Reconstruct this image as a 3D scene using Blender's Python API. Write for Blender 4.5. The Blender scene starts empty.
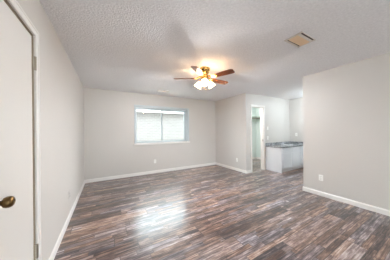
import bpy, bmesh, math, random
from mathutils import Vector, Matrix

random.seed(7)
S = bpy.context.scene
COL = S.collection

# ------------------------------------------------------------------ camera
YAW, ROLL, EYE, FOC = 0.518, -0.0098, 1.30, 155.71
fw = Vector((math.sin(YAW), math.cos(YAW), 0))
rt = Vector((math.cos(YAW), -math.sin(YAW), 0))
up = Vector((0, 0, 1))
r2 = rt * math.cos(ROLL) + up * math.sin(ROLL)
u2 = up * math.cos(ROLL) - rt * math.sin(ROLL)
cd = bpy.data.cameras.new('camera')
cam = bpy.data.objects.new('camera', cd)
COL.objects.link(cam)
cam.matrix_world = Matrix(((r2.x, u2.x, -fw.x, 0), (r2.y, u2.y, -fw.y, 0), (r2.z, u2.z, -fw.z, EYE), (0, 0, 0, 1)))
cd.sensor_width = 36.0
cd.lens = FOC / 390 * 36
cd.shift_y = 1.0 / 390
cd.clip_start = 0.02
S.camera = cam

# ------------------------------------------------------------------ light
DAY = 11.5             # overcast sky strength
SHADE_GLOW = 30.0     # glass shades of the fan
BULB_GLOW = 3000.0     # bulbs inside those shades
VANITY_GLOW = 112.0    # dome light in the vanity alcove
CLOSET_GLOW = 160.0    # dome light in the walk-in closet
w = bpy.data.worlds.new('overcast_sky')
S.world = w
w.use_nodes = True
bg = w.node_tree.nodes['Background']
bg.inputs['Color'].default_value = (0.82, 0.95, 1.0, 1)
bg.inputs['Strength'].default_value = DAY
REAR_FILL = 46.0      # added fill light from behind the camera, at a made-up window
al = bpy.data.lights.new('rear_fill_light', 'AREA')
al.shape = 'RECTANGLE'
al.size, al.size_y = 1.0, 1.8
al.energy = REAR_FILL
al.color = (0.88, 0.96, 1.02)
alo = bpy.data.objects.new('rear_fill_light', al)
COL.objects.link(alo)
alo.location = (1.55, -3.17, 1.15)
alo.rotation_euler = (math.radians(90), 0, 0)
S.view_settings.view_transform = 'Standard'
S.view_settings.look = 'None'
S.view_settings.gamma = 1
S.view_settings.use_curve_mapping = False
S.view_settings.exposure = 0.0
try:
    S.cycles.max_bounces = 12
    S.cycles.diffuse_bounces = 8
    S.cycles.sample_clamp_indirect = 8
except Exception:
    pass

# ------------------------------------------------------------------ helpers
def s2l(c):
    return tuple(((v / 255) / 12.92 if v / 255 <= 0.04045 else ((v / 255 + 0.055) / 1.055) ** 2.4) for v in c)

def mat(name, rgb, rough=0.6, spec=0.4, metal=0.0, bump=None, vary=None, coat=0.0, emit=None):
    """rgb in sRGB 0..255; bump=(scale, strength, detail); vary=(scale, amount)."""
    m = bpy.data.materials.new(name)
    m.use_nodes = True
    nt = m.node_tree
    b = nt.nodes['Principled BSDF']
    c = s2l(rgb)
    b.inputs['Base Color'].default_value = (*c, 1)
    b.inputs['Roughness'].default_value = rough
    b.inputs['Specular IOR Level'].default_value = spec
    b.inputs['Metallic'].default_value = metal
    b.inputs['Coat Weight'].default_value = coat
    if emit:
        b.inputs['Emission Color'].default_value = (*emit[0], 1)
        b.inputs['Emission Strength'].default_value = emit[1]
    tc = nt.nodes.new('ShaderNodeTexCoord')
    if vary:
        n = nt.nodes.new('ShaderNodeTexNoise')
        n.inputs['Scale'].default_value = vary[0]
        n.inputs['Detail'].default_value = 4
        nt.links.new(tc.outputs['Object'], n.inputs['Vector'])
        r = nt.nodes.new('ShaderNodeMapRange')
        r.inputs['From Min'].default_value = 0.3
        r.inputs['From Max'].default_value = 0.7
        r.inputs['To Min'].default_value = 1 - vary[1]
        r.inputs['To Max'].default_value = 1 + vary[1]
        nt.links.new(n.outputs['Fac'], r.inputs['Value'])
        mx = nt.nodes.new('ShaderNodeVectorMath')
        mx.operation = 'SCALE'
        mx.inputs[0].default_value = c
        nt.links.new(r.outputs['Result'], mx.inputs['Scale'])
        nt.links.new(mx.outputs['Vector'], b.inputs['Base Color'])
    if bump:
        n = nt.nodes.new('ShaderNodeTexNoise')
        n.inputs['Scale'].default_value = bump[0]
        n.inputs['Detail'].default_value = bump[2]
        nt.links.new(tc.outputs['Object'], n.inputs['Vector'])
        bp = nt.nodes.new('ShaderNodeBump')
        bp.inputs['Strength'].default_value = bump[1]
        bp.inputs['Distance'].default_value = 0.01
        nt.links.new(n.outputs['Fac'], bp.inputs['Height'])
        nt.links.new(bp.outputs['Normal'], b.inputs['Normal'])
    return m

def box(bm, x0, x1, y0, y1, z0, z1, bev=0.0, seg=1):
    g = bmesh.ops.create_cube(bm, size=1.0)
    vs = g['verts']
    bmesh.ops.scale(bm, vec=(x1 - x0, y1 - y0, z1 - z0), verts=vs)
    bmesh.ops.translate(bm, vec=((x0 + x1) / 2, (y0 + y1) / 2, (z0 + z1) / 2), verts=vs)
    if bev > 0:
        es = list({e for v in vs for e in v.link_edges})
        bmesh.ops.bevel(bm, geom=es, offset=bev, segments=seg, affect='EDGES', profile=0.5)

def lathe(bm, prof, n=32, M=None):
    """Turn (radius, z) pairs around z; M places the result."""
    M = M or Matrix()
    rings = []
    for r, z in prof:
        if r < 1e-6:
            rings.append([bm.verts.new(M @ Vector((0, 0, z)))])
        else:
            rings.append([bm.verts.new(M @ Vector((r * math.cos(2 * math.pi * i / n), r * math.sin(2 * math.pi * i / n), z))) for i in range(n)])
    for a, b in zip(rings, rings[1:]):
        for i in range(n):
            j = (i + 1) % n
            if len(a) == 1 and len(b) == 1:
                continue
            if len(a) == 1:
                bm.faces.new((a[0], b[j], b[i]))
            elif len(b) == 1:
                bm.faces.new((a[i], a[j], b[0]))
            else:
                bm.faces.new((a[i], a[j], b[j], b[i]))

def tube(bm, pts, r, n=10, caps=True):
    """Round tube along a list of points; r a number or one per point."""
    pts = [Vector(p) for p in pts]
    rs = r if isinstance(r, (list, tuple)) else [r] * len(pts)
    rings = []
    ref = None
    for i, p in enumerate(pts):
        d = (pts[min(i + 1, len(pts) - 1)] - pts[max(i - 1, 0)]).normalized()
        if ref is None:
            ref = d.orthogonal().normalized()
        a = (ref - d * ref.dot(d)).normalized()
        ref = a
        b = d.cross(a)
        rings.append([bm.verts.new(p + (a * math.cos(2 * math.pi * k / n) + b * math.sin(2 * math.pi * k / n)) * rs[i]) for k in range(n)])
    for a, b in zip(rings, rings[1:]):
        for k in range(n):
            l = (k + 1) % n
            bm.faces.new((a[k], a[l], b[l], b[k]))
    if caps:
        bm.faces.new(rings[0][::-1])
        bm.faces.new(rings[-1])

def sweep(bm, prof, p0, p1, nrm):
    """Straight moulding: prof is (out, z) pairs, run from p0 to p1 (xy), nrm points out of the wall."""
    p0, p1, nn = Vector((*p0, 0)), Vector((*p1, 0)), Vector((*nrm, 0))
    A = [bm.verts.new(p0 + nn * o + Vector((0, 0, z))) for o, z in prof]
    B = [bm.verts.new(p1 + nn * o + Vector((0, 0, z))) for o, z in prof]
    n = len(prof)
    for i in range(n):
        j = (i + 1) % n
        bm.faces.new((A[i], A[j], B[j], B[i]))
    bm.faces.new(A[::-1])
    bm.faces.new(B)

def obj(name, bm, m, parent=None, smooth=False, loc=None):
    bmesh.ops.recalc_face_normals(bm, faces=bm.faces[:])
    me = bpy.data.meshes.new(name)
    bm.to_mesh(me)
    bm.free()
    me.materials.append(m)
    if smooth:
        for p in me.polygons:
            p.use_smooth = True
        try:
            me.set_sharp_from_angle(angle=math.radians(40))
        except Exception:
            pass
    o = bpy.data.objects.new(name, me)
    COL.objects.link(o)
    if parent:
        o.parent = parent
    if loc is not None:
        o.location = loc
    return o

def tag(o, label, cat, group=None, kind=None):
    o['label'] = label
    o['category'] = cat
    if group:
        o['group'] = group
    if kind:
        o['kind'] = kind
    return o

def thing(name, label, cat, loc=(0, 0, 0), rot=None, group=None, kind=None):
    o = bpy.data.objects.new(name, None)
    o.empty_display_size = 0.05
    COL.objects.link(o)
    o.location = loc
    if rot is not None:
        o.rotation_euler = rot
    return tag(o, label, cat, group, kind)

def struct(name, boxes, m, label, cat, bev=0.0):
    bm = bmesh.new()
    for b in boxes:
        box(bm, *b, bev)
    return tag(obj(name, bm, m), label, cat, kind='structure')

def bx(name, m, parent, *boxes, bev=0.0, seg=1, smooth=False):
    bm = bmesh.new()
    for b in boxes:
        box(bm, *b, bev, seg)
    return obj(name, bm, m, parent, smooth)

# ------------------------------------------------------------------ materials
M_wall = mat('greige_wall_paint', (207, 202, 196), 0.45, 0.5, bump=(95, 0.16, 3), vary=(1.3, 0.015))
M_ceil = mat('textured_ceiling_paint', (236, 235, 236), 0.85, 0.2, bump=(62, 0.8, 5), vary=(48, 0.06))
M_closet = mat('pale_green_closet_wall', (216, 226, 222), 0.6, 0.3, bump=(95, 0.1, 3))  # closet walls toned slightly green
M_trim = mat('white_semi_gloss_trim', (233, 229, 224), 0.35, 0.45)
M_door = mat('white_door_paint', (226, 221, 214), 0.33, 0.45, bump=(140, 0.03, 2))
M_reveal = mat('door_gap_shadow_tan', (150, 135, 118), 0.7, 0.2)  # the tan is the shade of the door gap, put into the jamb colour
M_vinyl = mat('white_window_vinyl', (196, 204, 206), 0.35, 0.45)
M_gasket = mat('grey_window_gasket', (120, 126, 130), 0.5, 0.3)
M_brass = mat('antique_brass', (116, 92, 60), 0.3, 0.5, 1.0)
M_pbrass = mat('polished_brass', (226, 178, 104), 0.2, 0.5, 1.0)
M_dbrass = mat('dark_brass_vent', (70, 48, 24), 0.4, 0.4, 0.8)
M_steel = mat('satin_nickel', (170, 160, 146), 0.35, 0.5, 1.0)
M_chrome = mat('chrome', (225, 228, 232), 0.08, 0.5, 1.0)
M_plate = mat('white_plastic_plate', (240, 238, 233), 0.3, 0.45)
M_slot = mat('dark_plastic_slot', (60, 57, 55), 0.5, 0.3)
M_vent = mat('white_vent_enamel', (222, 214, 205), 0.45, 0.4)
M_louver = mat('tan_louver_enamel', (234, 206, 172), 0.5, 0.35)
M_duct = mat('dark_duct_strip', (104, 94, 88), 0.8, 0.2)
M_cab = mat('white_cabinet_paint', (232, 236, 240), 0.4, 0.4)
M_shelf = mat('white_shelf_paint', (214, 226, 218), 0.5, 0.3)
M_sink = mat('white_porcelain', (240, 240, 238), 0.12, 0.5)
M_shade = mat('frosted_glass_shade', (255, 246, 230), 0.3, 0.4, emit=((1.0, 0.68, 0.38), SHADE_GLOW))
def leak_light(m, fac):
    # frosted glass: part of the bulb's light passes straight through
    nt = m.node_tree
    t = nt.nodes.new('ShaderNodeBsdfTransparent')
    mx = nt.nodes.new('ShaderNodeMixShader')
    mx.inputs['Fac'].default_value = fac
    nt.links.new(nt.nodes['Principled BSDF'].outputs['BSDF'], mx.inputs[1])
    nt.links.new(t.outputs['BSDF'], mx.inputs[2])
    nt.links.new(mx.outputs['Shader'], nt.nodes['Material Output'].inputs['Surface'])
leak_light(M_shade, 0.085)
M_bulb = mat('lit_bulb', (255, 250, 240), 0.3, 0.4, emit=((0.95, 1.0, 1.07), BULB_GLOW))
M_dome = mat('white_glass_dome', (250, 250, 250), 0.3, 0.4, emit=((0.80, 0.95, 1.05), VANITY_GLOW))
M_cdome = mat('cool_glass_dome', (245, 250, 247), 0.3, 0.4, emit=((0.98, 1.0, 1.03), CLOSET_GLOW))
M_roof = mat('grey_shingle', (120, 116, 112), 0.9, 0.1, bump=(30, 0.5, 3))
M_fascia = mat('white_fascia', (250, 250, 248), 0.6, 0.3)
M_ground = mat('pale_gravel', (196, 192, 184), 0.9, 0.1, bump=(40, 0.5, 4), vary=(8, 0.12))

def glass_material():
    m = bpy.data.materials.new('window_glass')
    m.use_nodes = True
    nt = m.node_tree
    nt.nodes.remove(nt.nodes['Principled BSDF'])
    t = nt.nodes.new('ShaderNodeBsdfTransparent')
    t.inputs['Color'].default_value = (0.97, 0.985, 0.98, 1)
    g = nt.nodes.new('ShaderNodeBsdfGlossy')
    g.inputs['Roughness'].default_value = 0.02
    f = nt.nodes.new('ShaderNodeFresnel')
    f.inputs['IOR'].default_value = 1.1
    mx = nt.nodes.new('ShaderNodeMixShader')
    nt.links.new(f.outputs['Fac'], mx.inputs['Fac'])
    nt.links.new(t.outputs['BSDF'], mx.inputs[1])
    nt.links.new(g.outputs['BSDF'], mx.inputs[2])
    nt.links.new(mx.outputs['Shader'], nt.nodes['Material Output'].inputs['Surface'])
    return m
M_glass = glass_material()

class NB:
    """Tiny node wiring helper."""
    def __init__(self, m):
        self.nt = m.node_tree
    def n(self, t, **kw):
        x = self.nt.nodes.new(t)
        for k, v in kw.items():
            setattr(x, k, v)
        return x
    def put(self, sock, v):
        if hasattr(v, 'is_output'):
            self.nt.links.new(v, sock)
        else:
            sock.default_value = v
    def math(self, op, a, b=0.0, c=None):
        x = self.n('ShaderNodeMath', operation=op)
        self.put(x.inputs[0], a)
        self.put(x.inputs[1], b)
        if c is not None:
            self.put(x.inputs[2], c)
        return x.outputs[0]
    def xyz(self, a, b, c):
        x = self.n('ShaderNodeCombineXYZ')
        for i, v in enumerate((a, b, c)):
            self.put(x.inputs[i], v)
        return x.outputs[0]
    def white(self, vec):
        x = self.n('ShaderNodeTexWhiteNoise', noise_dimensions='3D')
        self.put(x.inputs['Vector'], vec)
        return x
    def noise(self, vec, scale, detail=4.0, rough=0.6, dist=0.0):
        x = self.n('ShaderNodeTexNoise')
        self.put(x.inputs['Vector'], vec)
        x.inputs['Scale'].default_value = scale
        x.inputs['Detail'].default_value = detail
        x.inputs['Roughness'].default_value = rough
        x.inputs['Distortion'].default_value = dist
        return x.outputs['Fac']
    def ramp(self, fac, stops):
        x = self.n('ShaderNodeValToRGB')
        self.put(x.inputs['Fac'], fac)
        e = x.color_ramp.elements
        while len(e) < len(stops):
            e.new(0.5)
        for el, (p, c) in zip(e, stops):
            el.position = p
            el.color = (*s2l(c), 1)
        return x.outputs['Color']
    def mix(self, fac, a, b, mode='MIX'):
        x = self.n('ShaderNodeMix', data_type='RGBA', blend_type=mode)
        self.put(x.inputs[0], fac)
        self.put(x.inputs[6], a)
        self.put(x.inputs[7], b)
        return x.outputs[2]

def floor_material():
    m = bpy.data.materials.new('rustic_wood_plank_floor')
    m.use_nodes = True
    nb = NB(m)
    b = m.node_tree.nodes['Principled BSDF']
    tc = nb.n('ShaderNodeTexCoord')
    sp = nb.n('ShaderNodeSeparateXYZ')
    nb.put(sp.inputs[0], tc.outputs['Object'])
    X, Y = sp.outputs[0], sp.outputs[1]
    def boards(W, L, seed):
        row = nb.math('FLOOR', nb.math('DIVIDE', Y, W))
        ro = nb.white(nb.xyz(row, 3.7, seed)).outputs['Value']
        ln = nb.math('ADD', L * 0.75, nb.math('MULTIPLY', nb.white(nb.xyz(row, 9.1, seed + 2)).outputs['Value'], L * 0.5))
        u = nb.math('ADD', nb.math('DIVIDE', X, ln), nb.math('MULTIPLY', ro, 7.0))
        cell = nb.math('FLOOR', u)
        t = nb.white(nb.xyz(row, cell, seed + 5)).outputs['Value']
        h = nb.white(nb.xyz(cell, row, seed + 8)).outputs['Value']
        fy = nb.math('FRACT', nb.math('DIVIDE', Y, W))
        ey = nb.math('MULTIPLY', nb.math('MINIMUM', fy, nb.math('SUBTRACT', 1.0, fy)), W)
        fx = nb.math('FRACT', u)
        ex = nb.math('MULTIPLY', nb.math('MINIMUM', fx, nb.math('SUBTRACT', 1.0, fx)), ln)
        return t, h, nb.math('MINIMUM', ex, ey)
    t1, h1, e1 = boards(0.18, 1.1, 0.5)
    t2, h2, e2 = boards(0.06, 0.5, 20.5)
    strips = nb.math('MULTIPLY', nb.math('GREATER_THAN', h1, 0.3), 0.75)    # most planks show narrow strips
    tone = nb.math('ADD', nb.math('MULTIPLY', t1, nb.math('SUBTRACT', 1.0, strips)), nb.math('MULTIPLY', t2, strips))
    hue = nb.math('ADD', nb.math('MULTIPLY', h1, 0.35), nb.math('MULTIPLY', h2, 0.65))
    seam = nb.math('LESS_THAN', e1, 0.0035)
    seam = nb.math('MAXIMUM', seam, nb.math('MULTIPLY', nb.math('LESS_THAN', e2, 0.0026), strips))
    # grain runs along x, and each board has its own stretch of it
    gx = nb.math('ADD', X, nb.math('MULTIPLY', tone, 37.0))
    grain = nb.noise(nb.xyz(nb.math('MULTIPLY', gx, 1.5), nb.math('MULTIPLY', Y, 34.0), nb.math('MULTIPLY', hue, 11.0)), 1.6, 6.0, 0.68, 0.4)
    fine = nb.noise(nb.xyz(nb.math('MULTIPLY', gx, 5.0), nb.math('MULTIPLY', Y, 150.0), hue), 1.0, 3.0, 0.6)
    blot = nb.noise(nb.xyz(nb.math('MULTIPLY', gx, 3.2), nb.math('MULTIPLY', Y, 11.0), hue), 1.7, 5.0, 0.65)
    f = nb.math('ADD', nb.math('MULTIPLY', tone, 0.5), nb.math('MULTIPLY', nb.math('SUBTRACT', grain, 0.5), 1.9))
    f = nb.math('ADD', f, nb.math('MULTIPLY', nb.math('SUBTRACT', blot, 0.5), 1.3))
    f = nb.math('ADD', f, nb.math('MULTIPLY', nb.math('SUBTRACT', fine, 0.5), 0.6))
    f = nb.math('ADD', f, 0.165)
    warm = nb.ramp(f, [(0.0, (36, 25, 21)), (0.26, (80, 57, 47)), (0.5, (122, 93, 79)), (0.76, (172, 142, 124)), (1.0, (206, 186, 170))])
    cool = nb.ramp(f, [(0.0, (36, 31, 34)), (0.26, (78, 71, 76)), (0.5, (122, 113, 118)), (0.76, (168, 159, 163)), (1.0, (206, 201, 203))])
    hmix = nb.n('ShaderNodeMapRange')
    nb.put(hmix.inputs['Value'], nb.math('ADD', nb.math('MULTIPLY', hue, 0.75), nb.math('MULTIPLY', blot, 0.3)))
    hmix.inputs['From Min'].default_value = 0.38
    hmix.inputs['From Max'].default_value = 0.85
    col = nb.mix(hmix.outputs['Result'], warm, cool)
    col = nb.mix(nb.math('MULTIPLY', seam, 0.7), col, (0.02, 0.015, 0.012, 1))
    nb.put(b.inputs['Base Color'], col)
    # dark weathered streaks and knots in the print
    streak = nb.noise(nb.xyz(nb.math('MULTIPLY', gx, 2.0), nb.math('MULTIPLY', Y, 60.0), nb.math('MULTIPLY', hue, 5.0)), 1.0, 3.0, 0.55)
    dk = nb.n('ShaderNodeMapRange')
    nb.put(dk.inputs['Value'], streak)
    dk.inputs['From Min'].default_value = 0.60
    dk.inputs['From Max'].default_value = 0.68
    dk.inputs['To Max'].default_value = 0.75
    col = nb.mix(dk.outputs['Result'], col, (*s2l((50, 38, 33)), 1))
    rr = nb.n('ShaderNodeMapRange')
    nb.put(rr.inputs['Value'], blot)
    rr.inputs['To Min'].default_value = 0.24
    rr.inputs['To Max'].default_value = 0.42
    nb.put(b.inputs['Roughness'], rr.outputs['Result'])
    b.inputs['Specular IOR Level'].default_value = 0.6
    b.inputs['Coat Weight'].default_value = 0.7
    b.inputs['Coat Roughness'].default_value = 0.2
    bp = nb.n('ShaderNodeBump')
    bp.inputs['Strength'].default_value = 0.25
    bp.inputs['Distance'].default_value = 0.004
    nb.put(bp.inputs['Height'], nb.math('SUBTRACT', nb.math('ADD', nb.math('MULTIPLY', fine, 0.5), grain), nb.math('MULTIPLY', seam, 0.6)))
    nb.put(b.inputs['Normal'], bp.outputs['Normal'])
    return m
M_floor = floor_material()

def granite_material():
    m = bpy.data.materials.new('grey_granite')
    m.use_nodes = True
    nb = NB(m)
    b = m.node_tree.nodes['Principled BSDF']
    tc = nb.n('ShaderNodeTexCoord')
    n1 = nb.noise(tc.outputs['Object'], 55, 4, 0.7)
    n2 = nb.noise(tc.outputs['Object'], 14, 3, 0.6)
    f = nb.math('ADD', nb.math('MULTIPLY', n1, 0.65), nb.math('MULTIPLY', n2, 0.35))
    nb.put(b.inputs['Base Color'], nb.ramp(f, [(0.36, (58, 60, 64)), (0.46, (116, 118, 121)), (0.54, (160, 162, 164)), (0.66, (208, 208, 206))]))
    b.inputs['Roughness'].default_value = 0.16
    b.inputs['Specular IOR Level'].default_value = 0.6
    return m
M_granite = granite_material()

def wood_blade_material():
    m = bpy.data.materials.new('walnut_fan_blade')
    m.use_nodes = True
    nb = NB(m)
    b = m.node_tree.nodes['Principled BSDF']
    tc = nb.n('ShaderNodeTexCoord')
    mp = nb.n('ShaderNodeMapping')
    mp.inputs['Scale'].default_value = (4, 50, 50)
    nb.put(mp.inputs['Vector'], tc.outputs['Object'])
    f = nb.noise(mp.outputs['Vector'], 1.0, 5, 0.6, 0.8)
    nb.put(b.inputs['Base Color'], nb.ramp(f, [(0.3, (78, 40, 20)), (0.55, (122, 66, 32)), (0.75, (150, 88, 46))]))
    b.inputs['Roughness'].default_value = 0.22
    b.inputs['Coat Weight'].default_value = 0.5
    b.inputs['Coat Roughness'].default_value = 0.12
    return m
M_blade = wood_blade_material()

def brick_material():
    m = bpy.data.materials.new('pale_house_brick')
    m.use_nodes = True
    nb = NB(m)
    b = m.node_tree.nodes['Principled BSDF']
    tc = nb.n('ShaderNodeTexCoord')
    sp = nb.n('ShaderNodeSeparateXYZ')
    nb.put(sp.inputs[0], tc.outputs['Object'])
    v = nb.xyz(sp.outputs[0], sp.outputs[2], 0.0)
    br = nb.n('ShaderNodeTexBrick')
    nb.put(br.inputs['Vector'], v)
    br.inputs['Color1'].default_value = (*s2l((126, 117, 114)), 1)
    br.inputs['Color2'].default_value = (*s2l((116, 108, 105)), 1)
    br.inputs['Mortar'].default_value = (*s2l((142, 138, 136)), 1)
    br.inputs['Scale'].default_value = 1.0
    br.inputs['Mortar Size'].default_value = 0.008
    br.inputs['Brick Width'].default_value = 0.22
    br.inputs['Row Height'].default_value = 0.078
    nb.put(b.inputs['Base Color'], nb.mix(nb.math('MULTIPLY', nb.noise(v, 3.0, 4), 0.5), br.outputs['Color'], (*s2l((134, 129, 127)), 1)))
    b.inputs['Roughness'].default_value = 0.85
    return m
M_brick = brick_material()

# ------------------------------------------------------------------ room shell
H = 2.44
XL, XR, YB, YC, YD, XE = -0.49, 3.67, 4.838, 3.33, 1.756, 6.0
T = 0.12
YF = -3.2                                   # rear wall, behind the camera
struct('floor', [(XL - T, XE + T, YF - T, YB + 0.15, -0.1, 0)], M_floor, 'rustic brown and grey wood plank floor running through the room', 'floor')
struct('ceiling', [(XL - T, XE + T, YF - T, YB + 0.15, H, H + 0.12)], M_ceil, 'textured off-white ceiling above the whole room', 'ceiling')

DY0, DY1, DZ = 1.085, 1.685, 2.062          # opening of the narrow door on the left wall
struct('wall_left', [(XL - T, XL, YF, DY0, 0, H), (XL - T, XL, DY1, YB, 0, H), (XL - T, XL, DY0, DY1, DZ, H)], M_wall,
       'long beige wall on the left holding the narrow white door', 'wall')
WX0, WX1, WZ0, WZ1 = 0.757, 2.455, 0.945, 2.04
struct('wall_back', [(XL - T, WX0, YB, YB + 0.15, 0, H), (WX1, XR + T, YB, YB + 0.15, 0, H), (WX0, WX1, YB, YB + 0.15, 0, WZ0), (WX0, WX1, YB, YB + 0.15, WZ1, H)],
       M_wall, 'beige far wall with the sliding window', 'wall')
struct('wall_right_far', [(XR, XR + T, YC, YB, 0, H)], M_wall, 'short pale wall between window wall and closet doorway', 'wall')
struct('wall_right', [(XR, XR + T, YF, YD, 0, H), (XR + T, XE, YD - T, YD, 0, H)], M_wall, 'large beige wall on the right with one outlet', 'wall')
CX0, CX1, CZ = 3.925, 4.502, 2.05
struct('wall_alcove_back', [(XR + T, CX0, YC, YC + T, 0, H), (CX1, XE, YC, YC + T, 0, H), (CX0, CX1, YC, YC + T, CZ, H)], M_wall,
       'grey-beige alcove wall with closet doorway and vanity against it', 'wall')
struct('wall_alcove_end', [(XE, XE + T, YD - T, YC + T, 0, H)], M_wall, 'pale wall at the far end of the vanity', 'wall')
struct('wall_closet', [(XR + T, XE + T, YB, YB + 0.15, 0, H), (XE, XE + T, YC + T, YB, 0, H)], M_closet, 'pale green walls inside the walk-in closet', 'wall')
struct('wall_rear', [(XL - T, 1.0, YF - T, YF, 0, H), (2.1, XR + T, YF - T, YF, 0, H), (1.0, 2.1, YF - T, YF, 2.1, H), (1.0, 2.1, YF - T, YF, 0, 0.2)],
       M_wall, 'wall behind the viewer with an added window for fill light', 'wall')

# ------------------------------------------------------------------ made-up rear window, added to let in fill light
r = thing('added_fill_window', 'added unseen window for fill light in the wall behind the viewer', 'window', (1.55, YF - 0.06, 0.2), kind='structure')
bm = bmesh.new()
for b in [(-0.55, 0.55, -0.03, 0.03, 0, 0.05), (-0.55, 0.55, -0.03, 0.03, 1.85, 1.9), (-0.55, -0.5, -0.03, 0.03, 0.05, 1.85), (0.5, 0.55, -0.03, 0.03, 0.05, 1.85), (-0.025, 0.025, -0.03, 0.03, 0.05, 1.85)]:
    box(bm, *b)
obj('window_frame', bm, M_vinyl, r)
bx('pane', M_glass, r, (-0.5, -0.025, -0.004, 0.004, 0.05, 1.85), (0.025, 0.5, -0.004, 0.004, 0.05, 1.85))

# ------------------------------------------------------------------ sliding window in the back wall
r = thing('window_1', 'white two-panel sliding window in the far wall', 'window', (0, YB, 0), kind='structure')
fy0, fy1 = 0.045, 0.125
bm = bmesh.new()
for b in [(WX0, WX1, fy0, fy1, WZ0, WZ0 + 0.028), (WX0, WX1, fy0, fy1, WZ1 - 0.05, WZ1), (WX0, WX0 + 0.012, fy0, fy1, WZ0 + 0.028, WZ1 - 0.05), (WX1 - 0.055, WX1, fy0, fy1, WZ0 + 0.028, WZ1 - 0.05)]:
    box(bm, *b, 0.002)
obj('window_frame', bm, M_vinyl, r)
def sash(x0, x1, y0, y1, sl, sr):
    z0, z1 = WZ0 + 0.028, WZ1 - 0.05
    bm = bmesh.new()
    for b in [(x0, x1, y0, y1, z0, z0 + 0.034), (x0, x1, y0, y1, z1 - 0.03, z1), (x0, x0 + sl, y0, y1, z0 + 0.034, z1 - 0.03), (x1 - sr, x1, y0, y1, z0 + 0.034, z1 - 0.03)]:
        box(bm, *b, 0.002)
    s = obj('sash', bm, M_vinyl, r)
    ym = (y0 + y1) / 2
    bx('pane', M_glass, s, (x0 + sl, x1 - sr, ym - 0.003, ym + 0.003, z0 + 0.034, z1 - 0.03))
    return s
s = sash(WX0 + 0.012, 1.575, 0.052, 0.082, 0.018, 0.03)
bx('gasket', M_gasket, s, (1.557, 1.576, 0.048, 0.0525, WZ0 + 0.06, WZ1 - 0.06))
bx('latch', M_gasket, s, (1.548, 1.572, 0.034, 0.05, 1.66, 1.73), bev=0.003)
sash(1.56, WX1 - 0.055, 0.086, 0.116, 0.03, 0.035)
# casing and sill
bm = bmesh.new()
for b in [(WX0 - 0.046, WX0, -0.014, 0, WZ0, WZ1 + 0.05), (WX1, WX1 + 0.062, -0.014, 0, WZ0, WZ1 + 0.05), (WX0, WX1, -0.014, 0, WZ1, WZ1 + 0.05)]:
    box(bm, *b, 0.003)
obj('window_casing', bm, M_vinyl, r)
bx('window_sill', M_trim, r, (WX0 - 0.07, WX1 + 0.075, -0.045, 0.0, WZ0 - 0.05, WZ0 - 0.002), (WX0, WX1, 0.0, fy0, WZ0, WZ0 + 0.004), bev=0.004)
bx('window_jamb', M_vinyl, r, (WX1 - 0.006, WX1, 0.0, fy0, WZ0 + 0.004, WZ1 - 0.006), (WX0, WX0 + 0.006, 0.0, fy0, WZ0 + 0.004, WZ1 - 0.006), (WX0, WX1, 0.0, fy0, WZ1 - 0.006, WZ1))

# ------------------------------------------------------------------ neighbouring house seen through the window
r = thing('neighbour_house', 'pale brick neighbouring house wall seen through the window', 'house', (2.5, 7.4, 0))
bx('brick_wall', M_brick, r, (-7, 9, 0, 0.25, -0.3, 2.3))
bx('fascia', M_fascia, r, (-7.3, 9.3, -0.37, -0.32, 2.16, 2.32))
bx('soffit', M_fascia, r, (-7.3, 9.3, -0.32, 0.25, 2.3, 2.32))
bm = bmesh.new()
vs = [bm.verts.new(v) for v in [(-7.3, -0.5, 2.32), (9.3, -0.5, 2.32), (9.3, 3.5, 4.0), (-7.3, 3.5, 4.0), (-7.3, -0.5, 2.36), (9.3, -0.5, 2.36), (9.3, 3.5, 4.04), (-7.3, 3.5, 4.04)]]
for f in [(0, 1, 2, 3), (7, 6, 5, 4), (0, 4, 5, 1), (1, 5, 6, 2), (2, 6, 7, 3), (3, 7, 4, 0)]:
    bm.faces.new([vs[i] for i in f])
obj('roof', bm, M_roof, r)
struct('ground_outside', [(-12, 16, YB + 0.15, 20, -0.3, -0.2), (-12, 16, -14, YF - T, -0.3, -0.2)], M_ground, 'pale ground outside the windows', 'ground')

# ------------------------------------------------------------------ baseboards
BH = 0.086
BP = [(0, 0), (0.014, 0), (0.014, BH * 0.72), (0.011, BH * 0.84), (0.006, BH * 0.93), (0.005, BH), (0, BH)]
def baseboard(name, runs, label):
    bm = bmesh.new()
    for p0, p1, n in runs:
        sweep(bm, BP, p0, p1, n)
    return tag(obj(name, bm, M_trim), label, 'baseboard', kind='structure')
BT = 0.014
baseboard('baseboard_left', [((XL, DY1 + 0.055), (XL, YB), (1, 0)), ((XL, YF), (XL, DY0 - 0.055), (1, 0))], 'white baseboard along the left wall beyond the narrow door')
baseboard('baseboard_back', [((XL + BT, YB), (XR - BT, YB), (0, -1))], 'white baseboard under the window')
baseboard('baseboard_right_far', [((XR, YC - BT), (XR, YB), (-1, 0)), ((XR, YC), (CX0 - 0.060, YC), (0, -1))], 'white baseboard of the short wall, turning to the closet doorway')
baseboard('baseboard_right', [((XR, YF), (XR, YD + BT), (-1, 0)), ((XR, YD), (XE, YD), (0, 1))], 'white baseboard along the large right wall')
baseboard('baseboard_alcove', [((XE, YD + BT), (XE, 2.76), (-1, 0))], 'white baseboard at the far end of the alcove')
baseboard('baseboard_closet', [((XR + T, YB), (XE, YB), (0, -1)), ((XE, YC + T), (XE, YB - BT), (-1, 0))], 'white baseboard inside the walk-in closet')

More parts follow.
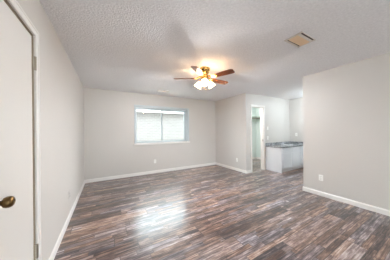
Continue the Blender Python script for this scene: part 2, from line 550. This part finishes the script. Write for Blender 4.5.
# ------------------------------------------------------------------ narrow door on the left wall
bm = bmesh.new()
cw = 0.052
for b in [(XL, XL + 0.016, DY1, DY1 + cw, 0, DZ + cw), (XL, XL + 0.016, DY0 - cw, DY0, 0, DZ + cw), (XL, XL + 0.016, DY0, DY1, DZ, DZ + cw)]:
    box(bm, *b, 0.004)
for b in [(XL, XL + 0.021, DY1 + cw - 0.018, DY1 + cw, 0, DZ + cw), (XL, XL + 0.021, DY0 - cw, DY0 - cw + 0.018, 0, DZ + cw), (XL, XL + 0.021, DY0 - cw, DY1 + cw, DZ + cw - 0.018, DZ + cw)]:
    box(bm, *b, 0.004)
tag(obj('trim_1', bm, M_trim), 'white casing around the narrow door on the left wall', 'door casing', kind='structure')
struct('trim_2', [(XL - T, XL, DY1 - 0.004, DY1, 0, DZ), (XL - T, XL, DY0, DY0 + 0.004, 0, DZ), (XL - T, XL, DY0 + 0.004, DY1 - 0.004, DZ - 0.004, DZ)], M_reveal,
       'inner jamb with painted shade in the gap around the narrow door', 'door jamb')
d = thing('door_1', 'narrow flush white door with brass knob on the left wall', 'door', (XL, DY1 - 0.016, 0), kind='structure')
bx('door_panel', M_door, d, (-0.045, -0.006, -(DY1 - DY0) + 0.022, 0, 0.012, DZ - 0.014), bev=0.002)
bm = bmesh.new()
Rk = Matrix.Translation((-0.006, 1.17 - (DY1 - 0.016), 0.945)) @ Matrix.Rotation(math.radians(90), 4, 'Y')
lathe(bm, [(0, 0), (0.033, 0), (0.033, 0.004), (0.028, 0.009), (0.014, 0.013), (0.0115, 0.02), (0.0115, 0.03), (0.016, 0.036), (0.025, 0.042), (0.0285, 0.052), (0.0285, 0.062), (0.025, 0.071), (0.019, 0.076), (0.012, 0.078), (0.010, 0.076), (0, 0.076)], 32, Rk)
kn = obj('door_knob', bm, M_brass, d, True)
kn['label'] = 'antique brass round knob'
for zc in (1.842, 0.372):
    bm = bmesh.new()
    box(bm, 0.0, 0.004, 0.006, 0.030, zc - 0.05, zc + 0.05, 0.001)
    tube(bm, [(0.010, 0.008, zc - 0.052), (0.010, 0.008, zc + 0.052)], 0.0095, 12)
    for k in (-0.03, -0.01, 0.01, 0.03):
        tube(bm, [(0.010, 0.008, zc + k - 0.001), (0.010, 0.008, zc + k + 0.001)], 0.0102, 12)
    h = obj('hinge', bm, M_steel, d, True)
    h['label'] = 'satin metal door hinge'

# ------------------------------------------------------------------ doorway to the walk-in closet
cw = 0.056
bm = bmesh.new()
for b in [(CX0 - cw, CX0, YC - 0.016, YC, 0, CZ + cw), (CX1, CX1 + cw, YC - 0.016, YC, 0, CZ + cw), (CX0, CX1, YC - 0.016, YC, CZ, CZ + cw)]:
    box(bm, *b, 0.004)
box(bm, CX0 - cw, CX1 + cw, YC - 0.022, YC, CZ + cw - 0.016, CZ + cw, 0.003)
tag(obj('trim_3', bm, M_trim), 'white casing around the walk-in closet doorway', 'door casing', kind='structure')
d = tag(bx('door_2', M_trim, None, (CX0, CX0 + 0.012, YC, YC + T, 0, CZ), (CX1 - 0.012, CX1, YC, YC + T, 0, CZ), (CX0 + 0.012, CX1 - 0.012, YC, YC + T, CZ - 0.012, CZ),
       (CX1 - 0.022, CX1 - 0.012, YC + 0.045, YC + 0.078, 0, CZ - 0.012)), 'open doorway frame leading into the lit walk-in closet', 'doorway', kind='structure')
bx('strike_plate', M_steel, d, (CX1 - 0.0145, CX1 - 0.012, YC + 0.012, YC + 0.042, 0.94, 1.0))

# closet fittings
r = thing('closet_shelf', 'white shelf with hanging rod on the walk-in closet wall', 'shelf', (XR + T, YB, 1.70))
L = XE - XR - T
bx('shelf_board', M_shelf, r, (0.002, L - 0.002, -0.34, -0.021, 0.19, 0.21), (L - 0.34, L - 0.002, -1.3, -0.34, 0.19, 0.21), bev=0.002)
bx('cleat', M_shelf, r, (0.002, L - 0.002, -0.02, -0.001, 0.0, 0.21), (L - 0.02, L - 0.001, -1.3, -0.021, 0.0, 0.19))
bm = bmesh.new()
tube(bm, [(0.003, -0.27, 0.12), (L - 0.021, -0.27, 0.12)], 0.016, 12)
obj('hanging_rod', bm, M_steel, r, True)
def dome_light(name, loc, m, label):
    r = thing(name, label, 'light', loc)
    bm = bmesh.new()
    lathe(bm, [(0, 0), (0.15, 0), (0.15, -0.02), (0, -0.02)], 32)
    obj('base', bm, M_plate, r, True)
    bm = bmesh.new()
    lathe(bm, [(0.14, -0.02), (0.135, -0.05), (0.11, -0.078), (0.06, -0.095), (0, -0.1)], 32)
    obj('dome', bm, m, r, True)
dome_light('ceiling_light', (5.4, 2.2, H), M_dome, 'round flush light on the alcove ceiling in front of the vanity')
dome_light('ceiling_light', (4.15, 3.85, H), M_cdome, 'round flush light on the walk-in closet ceiling')

# ------------------------------------------------------------------ vanity
VX0, VX1, VY0, VY1, VZ = 4.586, XE - 0.004, 2.79, YC - 0.004, 0.756
r = thing('vanity_cabinet', 'white vanity cabinet with drawers over doors in the alcove', 'cabinet', ((VX0 + VX1) / 2, (VY0 + VY1) / 2, 0))
cxm, cym = (VX0 + VX1) / 2, (VY0 + VY1) / 2
def loc(b):
    return (b[0] - cxm, b[1] - cxm, b[2] - cym, b[3] - cym, b[4], b[5])
bx('body', M_cab, r, loc((VX0, VX1, VY0, VY1, 0.095, VZ)), loc((VX0, VX0 + 0.02, VY0, VY1, 0, 0.095)), loc((VX0 + 0.02, VX1, VY0 + 0.05, VY1, 0, 0.095)), bev=0.0015)
for x0, x1 in [(4.635, 5.098), (5.130, 5.578), (5.610, 5.972)]:
    for nm, z0, z1 in [('drawer', 0.617, 0.736), ('door', 0.128, 0.583)]:
        bm = bmesh.new()
        box(bm, *loc((x0, x1, VY0 - 0.020, VY0, z0, z1)), 0.004)
        fr = 0.05 if nm == 'door' else 0.028
        for b in [(x0, x1, VY0 - 0.025, VY0 - 0.020, z1 - fr, z1), (x0, x1, VY0 - 0.025, VY0 - 0.020, z0, z0 + fr), (x0, x0 + fr, VY0 - 0.025, VY0 - 0.020, z0 + fr, z1 - fr), (x1 - fr, x1, VY0 - 0.025, VY0 - 0.020, z0 + fr, z1 - fr)]:
            box(bm, *loc(b), 0.0015)
        obj(nm, bm, M_cab, r)
r = thing('countertop', 'grey speckled granite countertop on the vanity cabinet', 'countertop', (cxm, cym, VZ))
CT = 0.046
SX0, SX1, SY0, SY1 = 5.38 - 0.20, 5.38 + 0.20, 3.04 - 0.14, 3.04 + 0.14
bx('slab', M_granite, r, loc((VX0 - 0.022, XE - 0.001, VY0 - 0.03, YC - 0.001, 0.0, CT)), bev=0.004, seg=2)
r = thing('backsplash', 'low grey granite backsplash along the two alcove walls', 'backsplash', (cxm, cym, VZ))
bx('splash_strip', M_granite, r, loc((VX0 - 0.022, XE - 0.021, YC - 0.022, YC - 0.001, CT, CT + 0.075)))
bx('splash_strip', M_granite, r, loc((XE - 0.021, XE - 0.001, VY0 - 0.03, YC - 0.001, CT, CT + 0.075)))
zt = VZ + CT
r = thing('sink', 'white oval sink set into the granite countertop', 'sink', (5.38, 3.04, zt))
bm = bmesh.new()
lathe(bm, [(0.205, 0.0), (0.206, 0.002), (0.198, 0.003), (0.185, 0.0018), (0.16, 0.0012), (0.10, 0.001), (0.03, 0.0008), (0, 0.0008)], 40, Matrix.Diagonal((1, 0.72, 1, 1)))
obj('basin', bm, M_sink, r, True)
bm = bmesh.new()
lathe(bm, [(0.022, 0.0009), (0.022, 0.002), (0, 0.002)], 20)
obj('drain', bm, M_chrome, r, True)
r = thing('faucet', 'small chrome faucet behind the vanity sink', 'faucet', (5.38, 3.235, zt))
bx('base', M_chrome, r, (-0.08, 0.08, -0.022, 0.022, 0, 0.016), bev=0.006, seg=2, smooth=True)
bm = bmesh.new()
tube(bm, [(0, 0, 0.01), (0, -0.005, 0.05), (0, -0.03, 0.085), (0, -0.07, 0.09), (0, -0.105, 0.07)], [0.014, 0.013, 0.012, 0.011, 0.010], 12)
obj('spout', bm, M_chrome, r, True)
for sx in (-0.055, 0.055):
    bm = bmesh.new()
    lathe(bm, [(0, 0.012), (0.014, 0.012), (0.012, 0.03), (0.02, 0.036), (0.02, 0.05), (0.014, 0.056), (0, 0.056)], 16, Matrix.Translation((sx, 0, 0)))
    obj('handle', bm, M_chrome, r, True)

# ------------------------------------------------------------------ outlets and switches (built facing -y, then turned)
def outlet(label, loc, rz, m=None):
    m = m or M_plate
    r = thing('wall_outlet', label, 'outlet', loc, (0, 0, rz), group='electrical outlets on the walls')
    bx('cover_plate', m, r, (-0.036, 0.036, -0.007, 0, -0.058, 0.058), bev=0.003, seg=2)
    for dz in (-0.022, 0.022):
        s = bx('socket', m, r, (-0.017, 0.017, -0.0095, -0.007, dz - 0.015, dz + 0.015), bev=0.001)
        bx('slot', M_slot, s, (-0.009, -0.006, -0.0101, -0.0095, dz - 0.004, dz + 0.008), (0.006, 0.009, -0.0101, -0.0095, dz - 0.004, dz + 0.007), (-0.003, 0.003, -0.0101, -0.0095, dz - 0.011, dz - 0.006))
    return r
def switch(label, loc, rz):
    r = thing('light_switch', label, 'switch', loc, (0, 0, rz))
    bx('cover_plate', M_plate, r, (-0.036, 0.036, -0.007, 0, -0.058, 0.058), bev=0.003, seg=2)
    bx('toggle', M_plate, r, (-0.005, 0.005, -0.018, -0.007, -0.006, 0.014), bev=0.002)
outlet('white outlet low on the far wall under the window', (1.312, YB, 0.366), 0)
outlet('white outlet low on the large right wall', (XR, 1.442, 0.355), -math.pi / 2)
outlet('white outlet low on the short wall beside the closet doorway', (XR, 3.71, 0.350), -math.pi / 2)
outlet('outlet painted wall colour, low on the left wall beyond the narrow door', (XL, 2.95, 0.366), math.pi / 2, M_wall)
outlet('white outlet above the countertop on the wall at the vanity end', (XE, 3.09, 1.135), -math.pi / 2)
outlet('white outlet above the countertop beside the closet doorway, under the light switch', (4.70, YC, 1.042), 0)
switch('white light switch beside the closet doorway', (4.70, YC, 1.367), 0)

# ------------------------------------------------------------------ ceiling vents
def vent(label, cx, cy, lx, rails, slots, louvers, lip, mat_l, tilt):
    # rails, slots: (y0, y1) strips of frame and of flat dark sheet; louvers: (y0, y1, count)
    r = thing('ceiling_vent', label, 'vent', (cx, cy, H))
    fr, x = 0.022, lx / 2
    ya, yb = min(q[0] for q in rails), max(q[1] for q in rails)
    bm = bmesh.new()
    for y0, y1 in rails:
        box(bm, -x, x, y0, y1, -lip, 0, 0.002)
    for x0, x1 in ((-x, -x + fr), (x - fr, x)):
        box(bm, x0, x1, ya, yb, -lip, 0, 0.002)
    obj('frame', bm, M_vent, r)
    bx('duct_dark_strip', M_duct, r, *[(-x + fr, x - fr, y0, y1, -0.002, 0) for y0, y1 in slots])
    y0, y1, n = louvers
    for k in range(n):
        yy = y0 + (y1 - y0) * (k + 0.5) / n
        bm = bmesh.new()
        box(bm, -x + fr, x - fr, -0.0008, 0.0008, -0.011, 0.011)
        bmesh.ops.rotate(bm, verts=bm.verts[:], cent=(0, 0, 0), matrix=Matrix.Rotation(math.radians(tilt), 3, 'X'))
        bmesh.ops.translate(bm, verts=bm.verts[:], vec=(0, yy, -0.011))
        obj('louver', bm, mat_l, r)
    return r
vent('white ceiling vent with tan louvers near the right wall', 2.135, 1.062, 0.33, [(-0.118, -0.112), (-0.088, -0.06), (0.07, 0.09)], [(-0.112, -0.088), (-0.06, 0.07)], (-0.06, 0.046, 6), 0.012, M_louver, 72)  # outermost slot is a flat dark strip laid on the ceiling
vent('white ceiling vent near the window wall', 1.41, 4.265, 0.33, [(-0.075, -0.05), (0.05, 0.075)], [(-0.05, 0.05)], (-0.05, 0.05, 2), 0.008, M_vent, 12)

# ------------------------------------------------------------------ ceiling fan
FX, FY = 1.573, 2.383
r = thing('ceiling_fan', 'brass ceiling fan with five wood blades and lit glass shades', 'ceiling fan', (FX, FY, H))
bm = bmesh.new()
lathe(bm, [(0, 0), (0.092, 0), (0.102, -0.006), (0.104, -0.016), (0.098, -0.026), (0.094, -0.04), (0.088, -0.062), (0.074, -0.088), (0.058, -0.106), (0.05, -0.118), (0.052, -0.128), (0, -0.128)], 40)
hs = obj('motor_housing', bm, M_pbrass, r, True)
for k in range(10):
    a = 2 * math.pi * k / 10
    bm = bmesh.new()
    lathe(bm, [(0, 0), (0.017, 0), (0.015, 0.003), (0, 0.004)], 12,
          Matrix.Rotation(a, 4, 'Z') @ Matrix.Translation((0.0905, 0, -0.048)) @ Matrix.Rotation(math.radians(102), 4, 'Y') @ Matrix.Diagonal((0.85, 1.0, 1, 1)))
    obj('vent_hole', bm, M_dbrass, hs, True)
bm = bmesh.new()
lathe(bm, [(0, -0.128), (0.066, -0.128), (0.072, -0.134), (0.072, -0.158), (0.066, -0.166), (0.04, -0.172), (0.034, -0.19), (0.05, -0.2), (0.056, -0.215), (0.05, -0.235), (0.028, -0.25), (0.012, -0.256), (0.012, -0.268), (0, -0.272)], 36)
obj('light_fitter', bm, M_pbrass, r, True)
A0, BR, BZ = math.radians(-67.8), 0.567, -0.178
for k in range(5):
    a = A0 + k * 2 * math.pi / 5
    P = Matrix.Rotation(a, 4, 'Z') @ Matrix.Translation((0, 0, BZ)) @ Matrix.Rotation(math.radians(-11), 4, 'X')
    bm = bmesh.new()
    N = 14
    out = []
    for i in range(N + 1):          # outline: narrow root, broad rounded tip
        t = i / N
        x = 0.175 + (BR - 0.175) * t
        hw = 0.046 + 0.018 * min(1, t * 1.6)
        if t > 0.9:
            hw *= math.sqrt(max(0.0, 1 - ((t - 0.9) / 0.1) ** 2 * 0.55))
        out.append((x, hw))
    topv, botv = [], []
    for s, zz in ((topv, 0.0035), (botv, -0.0035)):
        for x, hw in out:
            s.append((bm.verts.new((x, hw, zz)), bm.verts.new((x, -hw, zz))))
    for i in range(N):
        bm.faces.new((topv[i][0], topv[i][1], topv[i + 1][1], topv[i + 1][0]))
        bm.faces.new((botv[i][0], botv[i + 1][0], botv[i + 1][1], botv[i][1]))
        for q in (0, 1):
            bm.faces.new((topv[i][q], topv[i + 1][q], botv[i + 1][q], botv[i][q]))
    for i in (0, N):
        bm.faces.new((topv[i][0], topv[i][1], botv[i][1], botv[i][0]))
    bl = obj('blade', bm, M_blade, r)
    bl.matrix_local = P
    bm = bmesh.new()
    box(bm, 0.15, 0.255, -0.03, 0.03, -0.0085, -0.0040, 0.002)
    tube(bm, [(0.055, 0, 0.03), (0.095, 0, 0.028), (0.13, 0, 0.008), (0.17, 0, -0.006)], [0.012, 0.011, 0.011, 0.009], 10)
    br = obj('blade_arm', bm, M_pbrass, r, True)
    br.matrix_local = P
ac = math.atan2(-FY, -FX)
for k in range(3):
    a = ac + k * 2 * math.pi / 3
    R = Matrix.Rotation(a, 4, 'Z')
    bm = bmesh.new()
    tube(bm, [R @ Vector(p) for p in [(0.04, 0, -0.215), (0.065, 0, -0.208), (0.085, 0, -0.215)]], 0.009, 10)
    lathe(bm, [(0, 0.004), (0.02, 0.004), (0.026, -0.006), (0.027, -0.028), (0, -0.028)], 20, R @ Matrix.Translation((0.083, 0, -0.212)) @ Matrix.Rotation(math.radians(-38), 4, 'Y'))
    la = obj('lamp_arm', bm, M_pbrass, r, True)
    bm = bmesh.new()
    lathe(bm, [(0.024, -0.02), (0.030, -0.032), (0.040, -0.058), (0.047, -0.085), (0.056, -0.108), (0.068, -0.124),
               (0.065, -0.123), (0.053, -0.106), (0.044, -0.084), (0.037, -0.058), (0.027, -0.033), (0.021, -0.022)], 28,
          R @ Matrix.Translation((0.083, 0, -0.212)) @ Matrix.Rotation(math.radians(-38), 4, 'Y'))
    gs = obj('glass_shade', bm, M_shade, r, True)
    bm = bmesh.new()
    lathe(bm, [(0, -0.03), (0.013, -0.031), (0.014, -0.05), (0.024, -0.068), (0.03, -0.085), (0.027, -0.102), (0.016, -0.113), (0, -0.116)], 20,
          R @ Matrix.Translation((0.083, 0, -0.212)) @ Matrix.Rotation(math.radians(-38), 4, 'Y'))
    obj('bulb', bm, M_bulb, gs, True)
for sx, ln in ((-0.02, 0.11), (0.025, 0.14)):
    bm = bmesh.new()
    tube(bm, [(sx, 0, -0.235), (sx, 0, -0.235 - ln)], 0.0015, 6)
    lathe(bm, [(0, 0), (0.004, -0.004), (0.005, -0.012), (0.003, -0.02), (0, -0.022)], 10, Matrix.Translation((sx, 0, -0.235 - ln)))
    obj('pull_chain', bm, M_pbrass, r, True)
